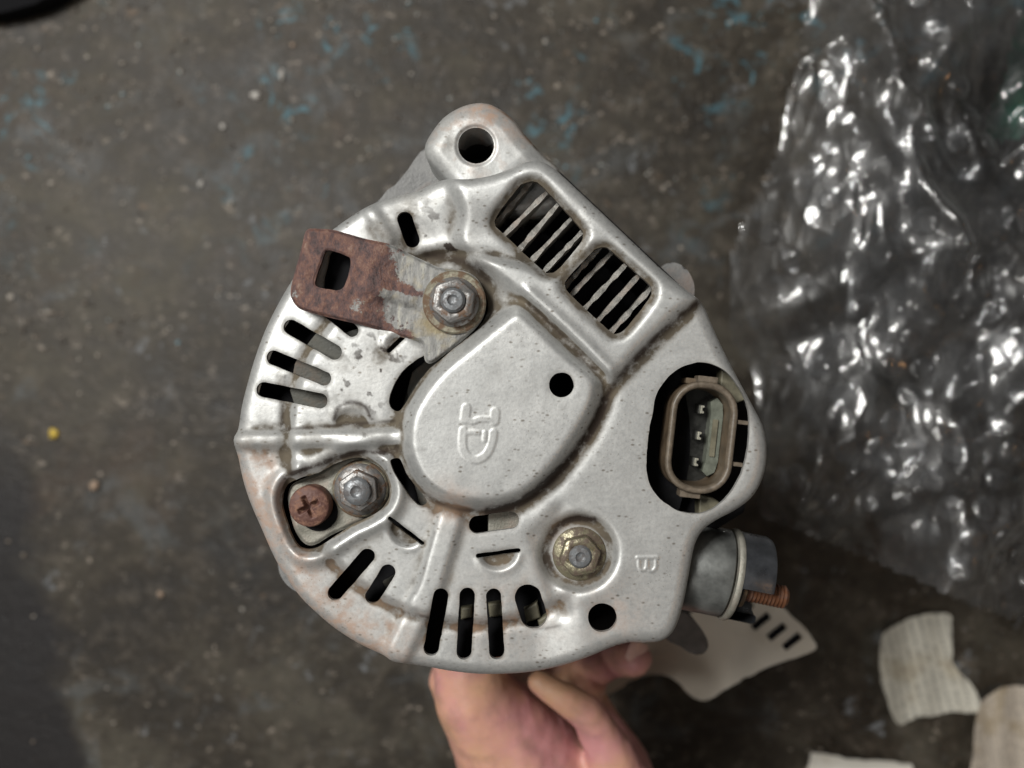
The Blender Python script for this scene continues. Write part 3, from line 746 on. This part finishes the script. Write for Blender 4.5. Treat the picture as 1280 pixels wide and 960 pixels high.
# ------------------------------------------------------------------ output terminal on the right flank
zt = -.019
A0 = pt(845, 704, zt); A1 = pt(958, 727, zt); ax = (A1-A0).normalized()
def along(px):
    t_ = (px-845)/(958-845); return A0.lerp(A1, t_)
def axM(p): return Matrix.Translation(p) @ ax.to_track_quat('Z', 'X').to_matrix().to_4x4()
def L(px0, px1): return (along(px1)-along(px0)).length
term = part('terminal_insulator', lathe([(.009, 0), (.0112, .0004), (.0118, .0012), (.0118, L(845, 903)), (.0112, L(845, 905)), (.0095, L(845, 905.5))], 64, axM(along(845))), M_insd)
part('collar_ring', lathe([(.0100, 0), (.0121, .0001), (.0124, .0006), (.0124, .0012), (.0121, .0017), (.0100, .0018)], 64, axM(along(907))), M_plate, term)
# cup with a notch: find the angle of the notch in the axis frame
Mx = axM(along(914)); inv = Mx.to_3x3().inverted(); dirn = inv @ Vector((0, -.72, .70)); an = math.atan2(dirn.y, dirn.x)
Lc = L(914, 953)
part('terminal_cup', lathe([(.0098, .0), (.0119, .0002), (.0119, Lc-.0012), (.0114, Lc), (.0098, Lc), (.0094, Lc-.001), (.0094, .001)], 56, Mx, an+R(40), an+R(320)), M_ins, term)
part('terminal_cup_floor', lathe([(.0, .0012), (.0105, .0012)], 40, Mx), M_insd, term)
sp0 = pt(914, 733, zt+.004); Ms = axM(sp0); prof = []; z = 0
Ls = (pt(984, 742, zt+.004)-sp0).length
while z < Ls-.001: prof += [(.0031, z), (.0031, z+.0002), (.00265, z+.0006), (.00265, z+.0007)]; z += .0010
prof += [(.0028, Ls-.0006), (.0023, Ls), (0, Ls)]
part('output_stud', lathe(prof, 32, Ms), M_copper, term, label='rust orange threaded stud')
part('stud_nut', hexnut(.0052, .0035, .2, Ms), M_brown, term)

# ------------------------------------------------------------------ hand gripping the alternator from below
def capsule_chain(bm, pts):
    """pts: (px,py,z,r) ; tapered capsules"""
    for a, b in zip(pts, pts[1:]):
        pa, pb = pt(*a[:3]), pt(*b[:3]); ra, rb = a[3], b[3]; N = max(2, int((pb-pa).length/(min(ra, rb)*.35)))
        for k in range(N+1):
            t_ = k/N; p = pa.lerp(pb, t_); r = ra*(1-t_)+rb*t_
            bmesh.ops.create_icosphere(bm, subdivisions=3, radius=r, matrix=Matrix.Translation(p))
bm = bmesh.new()
# thumb side: heel of the hand up to the thumb
capsule_chain(bm, [(800,1290,-.125,.030),(745,1110,-.115,.030),(680,990,-.102,.027),(626,915,-.090,.0185),(592,868,-.082,.0135),(583,815,-.080,.0115),(585,770,-.078,.0100)])
capsule_chain(bm, [(640,930,-.098,.018),(585,890,-.094,.0105),(570,850,-.092,.0095)])
capsule_chain(bm, [(700,1000,-.088,.013),(640,935,-.080,.009),(604,885,-.077,.0065)])
# palm and far edge
capsule_chain(bm, [(800,1290,-.125,.030),(775,1085,-.118,.027),(750,975,-.120,.021),(722,900,-.128,.015),(700,850,-.130,.013)])
capsule_chain(bm, [(790,1015,-.094,.015),(760,938,-.084,.0080),(735,893,-.079,.0062),(700,869,-.077,.0050),(674,853,-.078,.0042)])
# four fingers curling under and round the pulley
capsule_chain(bm, [(715,880,-.116,.011),(735,840,-.108,.0080),(768,822,-.098,.0070),(794,824,-.088,.0062)])
capsule_chain(bm, [(700,850,-.122,.011),(730,790,-.120,.0090),(760,760,-.110,.0075),(765,720,-.104,.0068)])
capsule_chain(bm, [(680,850,-.128,.011),(690,770,-.134,.0090),(720,710,-.130,.0075),(730,680,-.120,.0068)])
capsule_chain(bm, [(660,860,-.130,.010),(640,780,-.138,.0080),(650,720,-.136,.0070),(660,690,-.130,.0062)])
me = bpy.data.meshes.new('hand'); bm.to_mesh(me); bm.free()
hand = link('hand', me, M_skin)
tag(hand, 'bare hand reaching up from the bottom edge and gripping the alternator', 'hand')
rm = hand.modifiers.new('remesh', 'REMESH'); rm.mode = 'VOXEL'; rm.voxel_size = .0010; rm.use_smooth_shade = True
sm_ = hand.modifiers.new('smooth', 'SMOOTH'); sm_.iterations = 14; sm_.factor = .6
tex = bpy.data.textures.new('skin_folds', 'CLOUDS'); tex.noise_scale = .012
dm_ = hand.modifiers.new('folds', 'DISPLACE'); dm_.texture = tex; dm_.strength = .0020; dm_.mid_level = .5; dm_.texture_coords = 'GLOBAL'
nv = []; nf = []
for j in range(7):
    for i in range(7):
        u_ = (i-3)/3; v_ = (j-3)/3; s_ = math.sqrt(max(0, 1-.35*abs(u_)**3*abs(v_)**3))
        p = Vector((u_*.0042*s_, v_*.0038*s_, -.0016*u_*u_-.0005*v_*v_)); q = pt(800, 818, -.0826)
        p = Matrix.Rotation(R(-20), 3, 'Z') @ Matrix.Rotation(R(25), 3, 'Y') @ p
        nv.append(q+p)
for j in range(6):
    for i in range(6): a = j*7+i; nf.append((a, a+1, a+8, a+7))
nail = link('fingernail', mesh(nv, nf), M_nail, hand)

# ------------------------------------------------------------------ papers
def paper(name, pts, zf, mat, label, cat, group=None, step=2.5, tex_curl=None):
    P = spl(pts, 3) if len(pts) > 5 else np.array(pts, float)
    x0, y0 = P.min(0)-6; x1, y1 = P.max(0)+6
    x_, y_ = np.meshgrid(np.arange(x0, x1, step), np.arange(y0, y1, step))
    sd_ = sdp(x_, y_, P, 600)
    sd_ = sd_ + (fbm(x_, y_, 22, 5, 3)-.5)*7
    me = sheet_mesh(sd_, zf(x_, y_), x_, y_, lambda a, b: .0002, True)
    o = link(name, me, mat); tag(o, label, cat, group); return o
P1 = mat_paper('printed_paper', (.52, .50, .43), rot=R(-14), pitch=.0046)
P2 = mat_paper('stained_printed_paper', (.46, .40, .33), rot=R(-8), pitch=.0034, stain=.6)
P3 = mat_paper('plain_paper', (.62, .60, .54), lines=False)
P4 = mat_paper('label_paper', (.56, .52, .45), lines=False, stain=.15)
paper('printed_paper', [(1102,800),(1120,782),(1145,772),(1172,768),(1189,771),(1188,790),(1191,815),(1189,828),(1203,842),(1222,868),(1222,890),(1195,891),(1150,897),(1122,908),(1112,878),(1102,845)],
      lambda x, y: FLOOR+.004+.006*ss((1140-x)/50)+.004*ss((x-1195)/40)+.0006*np.sin(x/7), P1, 'torn cream scrap of printed paper lying alone below the bubble wrap', 'paper')
paper('printed_paper', [(1222,890),(1235,870),(1262,860),(1300,862),(1420,880),(1420,1060),(1222,1060),(1217,940)],
      lambda x, y: FLOOR+.004+.003*ss((1270-x)/60)+.0008*np.sin(x/6), P2, 'brown stained printed paper in the bottom right corner', 'paper')
paper('paper_strip', [(1014,941),(1068,948),(1140,956),(1142,1040),(1000,1040)], lambda x, y: FLOOR+.005+.006*ss((960-y)/30), P3, 'plain white paper strip poking in at the bottom edge', 'paper')
zl = lambda x, y: -.150+.016*ss((x-860)/140)+.020*ss((830-y)/90)*ss((900-x)/80)+.004*np.sin((x+y*.6)/26)*ss((960-x)/60)
lb = paper('torn_label', [(700,800),(780,790),(850,768),(915,748),(955,748),(985,764),(1021,806),(1006,818),(960,834),(915,856),(882,876),(862,868),(845,850),(812,842),(770,862),(735,880),(710,850)], zl, P4,
      'curled white label with black bars hanging beyond the hand', 'label')
for (bx, by) in ((930,762), (951,777), (971,790), (990,802)):
    d_ = Vector((.72, -.62)); q = []
    vs = []
    for t_ in (-1, -.33, .33, 1):
        for w_ in (-1, 1):
            x_ = bx + .78*13*t_*1 + .62*4.6*w_; y_ = by - .62*13*t_ + .78*4.6*w_
            vs.append(pt(x_, y_, float(zl(np.array(x_), np.array(y_)))+.0006))
    o = link('printed_bar', mesh(vs, [(0,1,3,2),(2,3,5,4),(4,5,7,6)]), M_black, lb)

# ------------------------------------------------------------------ bubble wrap
def crumple(x, y, seed, amp):
    """long sharp folds over a soft heap (metres in, metres out)"""
    rs = np.random.RandomState(seed)
    wx = fbm(x, y, .05, seed+70, 2)-.5; wy = fbm(x, y, .05, seed+90, 2)-.5
    X_ = x+.022*wx; Y_ = y+.022*wy
    h = amp*.60*fbm(x, y, .085, seed, 2)
    k = 0
    for ang_, ac, al, am in ((1.35, .012, .075, .16), (.55, .016, .085, .13), (2.2, .020, .070, .11)):
        u_ = X_*math.cos(ang_)+Y_*math.sin(ang_); v_ = -X_*math.sin(ang_)+Y_*math.cos(ang_); k += 1
        msk = ss((vnoise(x, y, .055, seed+200+k)-.35)/.25)
        q_ = vnoise(u_/al*.02, v_/ac*.02, .02, seed+300+k)
        h = h + amp*am*msk*(1-np.sqrt((q_*2-1)**2+.004))
    x0, x1, y0, y1 = x.min(), x.max(), y.min(), y.max()
    for k in range(46):
        cx_, cy_ = rs.uniform(x0, x1), rs.uniform(y0, y1); a = rs.normal(1.15, .75); L_ = rs.uniform(.012, .040)
        d = seg_d(X_, Y_, (cx_-L_*math.cos(a), cy_-L_*math.sin(a)), (cx_+L_*math.cos(a), cy_+L_*math.sin(a)))
        w_ = rs.uniform(.005, .013); A_ = rs.uniform(.10, .22)*amp
        h = h + A_*np.exp(-np.sqrt(d*d+.001**2)/w_)
    return h
def wrap_layer(outline_px, zmid, amp, seed, rise, step=.0018):
    P = np.array([tuple(pt(a, b, zmid))[:2] for a, b in spl(outline_px, 4)])
    x_, y_ = np.meshgrid(np.arange(P[:, 0].min()-.004, P[:, 0].max()+.004, step), np.arange(P[:, 1].min()-.004, P[:, 1].max()+.004, step))
    sd_ = sdp(x_, y_, P, 1.0) if False else None
    d = np.full(x_.shape, 1e9); ins = np.zeros(x_.shape, bool)
    for i in range(len(P)):
        a = P[i-1]; b = P[i]; d = np.minimum(d, seg_d(x_, y_, a, b))
        if a[1] != b[1]: ins ^= ((a[1] > y_) != (b[1] > y_)) & (x_ < (b[0]-a[0])*(y_-a[1])/(b[1]-a[1]) + a[0])
    sd = np.where(ins, d, -d)
    z = zmid + crumple(x_, y_, seed, amp) + rise(x_, y_)
    z = np.maximum(z, FLOOR+.004)
    return x_, y_, sd, z
def wrap_mesh(x_, y_, sd, z):
    ok = sd > 0; idx = -np.ones(sd.shape, int); idx[ok] = np.arange(ok.sum())
    f = ok[:-1, :-1] & ok[:-1, 1:] & ok[1:, 1:] & ok[1:, :-1]; J, I = np.nonzero(f)
    fs = np.stack([idx[J, I], idx[J, I+1], idx[J+1, I+1], idx[J+1, I]], 1).tolist()
    return mesh(np.stack([x_[ok], y_[ok], z[ok]], 1).tolist(), fs)
def dome_mesh(r, h):
    prof = [(r*1.03, -.0002), (r, .0), (r*.97, h*.35), (r*.86, h*.68), (r*.62, h*.90), (r*.3, h*.985), (0, h)]
    return lathe(prof, 16)
wrapL = [(1005,-60),(985,30),(968,85),(952,150),(945,200),(925,255),(905,300),(896,350),(900,420),(925,470),(930,560),(925,630),(960,648),(1040,680),(1120,715),(1200,748),(1235,757),(1290,735),(1420,700),(1480,300),(1450,-60)]
wrap = empty('bubble_wrap', pt(1100, 350, FLOOR))
tag(wrap, 'crumpled heap of clear bubble wrap on the floor right of the alternator', 'bubble wrap')
x_, y_, sd, z = wrap_layer(wrapL, -.180, .055, 11, lambda x, y: .018*ss((x-.06)/.10)-.016*ss((-.02-y)/.06))
lf = ss((.085-x_)/.02); z -= (.006+.016*lf)*np.exp(-(sd/.010)**2); z += .012*lf*np.exp(-((sd-.014)/.005)**2)
z = np.maximum(z, FLOOR+.004)
part('plastic_sheet', wrap_mesh(x_, y_, sd, z), M_wrap, wrap)
x2, y2, sd2, z2 = wrap_layer([(1040,-60),(1000,60),(985,160),(960,300),(935,380),(960,480),(1000,560),(1090,600),(1160,620),(1290,640),(1480,620),(1460,-60)], -.196, .060, 57, lambda x, y: .012*ss((x-.08)/.1))
z2 = np.maximum(z2, FLOOR+.003)
part('plastic_sheet', wrap_mesh(x2, y2, sd2, z2), M_wrap, wrap)
# bubbles follow the upper sheet
gy_, gx_ = np.gradient(z, y_[:, 0], x_[0]); bub = dome_mesh(.0052, .0034); bub.materials.append(M_wrap)
rng = random.Random(9); spots = []
p_ = .0128; row = 0; yy = y_.min()
while yy < y_.max():
    xx = x_.min()+(p_/2 if row % 2 else 0)
    while xx < x_.max():
        j = int((yy-y_[0, 0])/.0018); i = int((xx-x_[0, 0])/.0018)
        if 0 <= j < sd.shape[0] and 0 <= i < sd.shape[1] and sd[j, i] > .009:
            zc = z[j, i]; px = 640+xx/(S*(D-zc)/D); py = 480-yy/(S*(D-zc)/D)
            if px < 1300 and py > -20 and rng.random() < (.75 if py > 560 else .30): spots.append((xx, yy, zc, gx_[j, i], gy_[j, i]))
        xx += p_
    yy += p_*.87; row += 1
loc0 = wrap.location
for k, (xx, yy, zc, ga, gb) in enumerate(spots[:300]):
    o = bpy.data.objects.new('bubble', bub); C.objects.link(o); o.parent = wrap
    o.location = Vector((xx, yy, zc))-loc0
    nrm = Vector((-ga, -gb, 1)).normalized(); o.rotation_euler = nrm.to_track_quat('Z', 'Y').to_euler()
    q = rng.uniform(.85, 1.08); o.scale = (q, q, rng.uniform(.15, .7))
print('bubbles', len(spots))

# green plastic bag under the wrap, top right
x3, y3, sd3, z3 = wrap_layer([(1215,70),(1240,45),(1300,20),(1400,40),(1400,240),(1300,225),(1240,200),(1195,205),(1180,180),(1200,130)], -.195, .030, 90, lambda x, y: 0*x)
gm = mat_simple('green_plastic_film', (.025, .20, .12), 0, .25, 120, .5, .4)
gb_ = link('green_plastic_bag', wrap_mesh(x3, y3, sd3, np.minimum(z3+.012, -.160)), gm); tag(gb_, 'dark green crumpled plastic bag under the bubble wrap at top right', 'plastic bag')

# dark mat corner top left
mp = [(-260,-200),(130,-70),(92,-20),(70,-6),(44,4),(8,14),(-40,22),(-260,50)]
mo = link('rubber_mat', prism(mp, FLOOR+.001, FLOOR+.012, .003, True), M_black)
tag(mo, 'black rubber mat corner at the top left of the floor', 'mat')

# ------------------------------------------------------------------ chips and grit
def chip_mesh(r, seed, flat=.45):
    bm = bmesh.new(); bmesh.ops.create_icosphere(bm, subdivisions=1, radius=r); rn = random.Random(seed)
    for v in bm.verts: v.co *= rn.uniform(.65, 1.25); v.co.z *= flat
    me = bpy.data.meshes.new('chip'); bm.to_mesh(me); bm.free(); return me
M_white = mat_simple('pale_stone', (.42, .40, .37), 0, .5, 400, .3, .3)
M_yel = mat_simple('yellow_flake', (.48, .34, .05), 0, .5, 400, .3, .3)
M_tan = mat_simple('tan_stone', (.30, .22, .16), 0, .7, 400, .3, .3)
for (px, py, r, m_, lab) in ((67,541,.0031,M_yel,'small yellow flake on the floor at the left'),
        (118,607,.0030,M_tan,'pinkish tan stone chip below the yellow flake'),
        (352,94,.0026,M_white,'long white chip on the floor, uppermost of two near top centre'),
        (319,119,.0028,M_white,'round white chip lower left of the long one'),
        (279,158,.0018,M_white,'small shiny white chip at upper left'),
        (251,230,.0018,M_white,'small white chip above the rusty strip'),
        (366,56,.0016,M_tan,'tan chip near the top edge left of the ear'),
        (348,690,.0019,M_tan,'tan chip close to the lower left of the alternator')):
    if px == 348: px, py = 201, 743; lab = 'tan chip on the bare floor lower left'
    c = chip_mesh(r, int(px)); c.materials.append(m_); c.shade_smooth()
    o = bpy.data.objects.new('floor_chip', c); C.objects.link(o); q = pt(px, py, FLOOR+r*.3); o.location = q
    o.rotation_euler = (0, 0, px*.1); tag(o, lab, 'chip')
    if px == 352: o.scale = (.6, 1.5, 1); o.rotation_euler = (0, 0, R(-5))
bm = bmesh.new(); rn = random.Random(77)
clu = [(rn.uniform(-20, 900), rn.uniform(-20, 430), rn.uniform(25, 90)) for _ in range(22)]
for k in range(1150):
    if rn.random() < .62: c_ = rn.choice(clu); px, py = rn.gauss(c_[0], c_[2]), rn.gauss(c_[1], c_[2]*.7)
    elif rn.random() < .6: px, py = rn.uniform(0, 900), rn.uniform(-20, 420)
    else: px, py = rn.uniform(0, 1280), rn.uniform(0, 960)
    q = pt(px, py, FLOOR); r = .00038+.0011*rn.random()**2.2*(1.5 if rn.random() < .08 else 1)
    res = bmesh.ops.create_icosphere(bm, subdivisions=1, radius=r, matrix=Matrix.Translation(q+Vector((0, 0, r*.2))) @ Matrix.Diagonal((rn.uniform(.7, 1.5), rn.uniform(.7, 1.3), .6, 1)))
me = bpy.data.meshes.new('grit'); bm.to_mesh(me); bm.free(); me.shade_smooth()
mg, tg, bg_ = new_mat('mixed_grit'); ng = NB(tg)
setp(tg, bg_, base=ng.ramp(ng.noise(110, 2), [(.38, (.05, .042, .035)), (.5, (.14, .115, .09)), (.60, (.34, .31, .27)), (.7, (.10, .20, .24))]), rough=.6)
tag(link('grit', me, mg), 'fine pale grit scattered over the concrete floor', 'grit', kind='stuff')
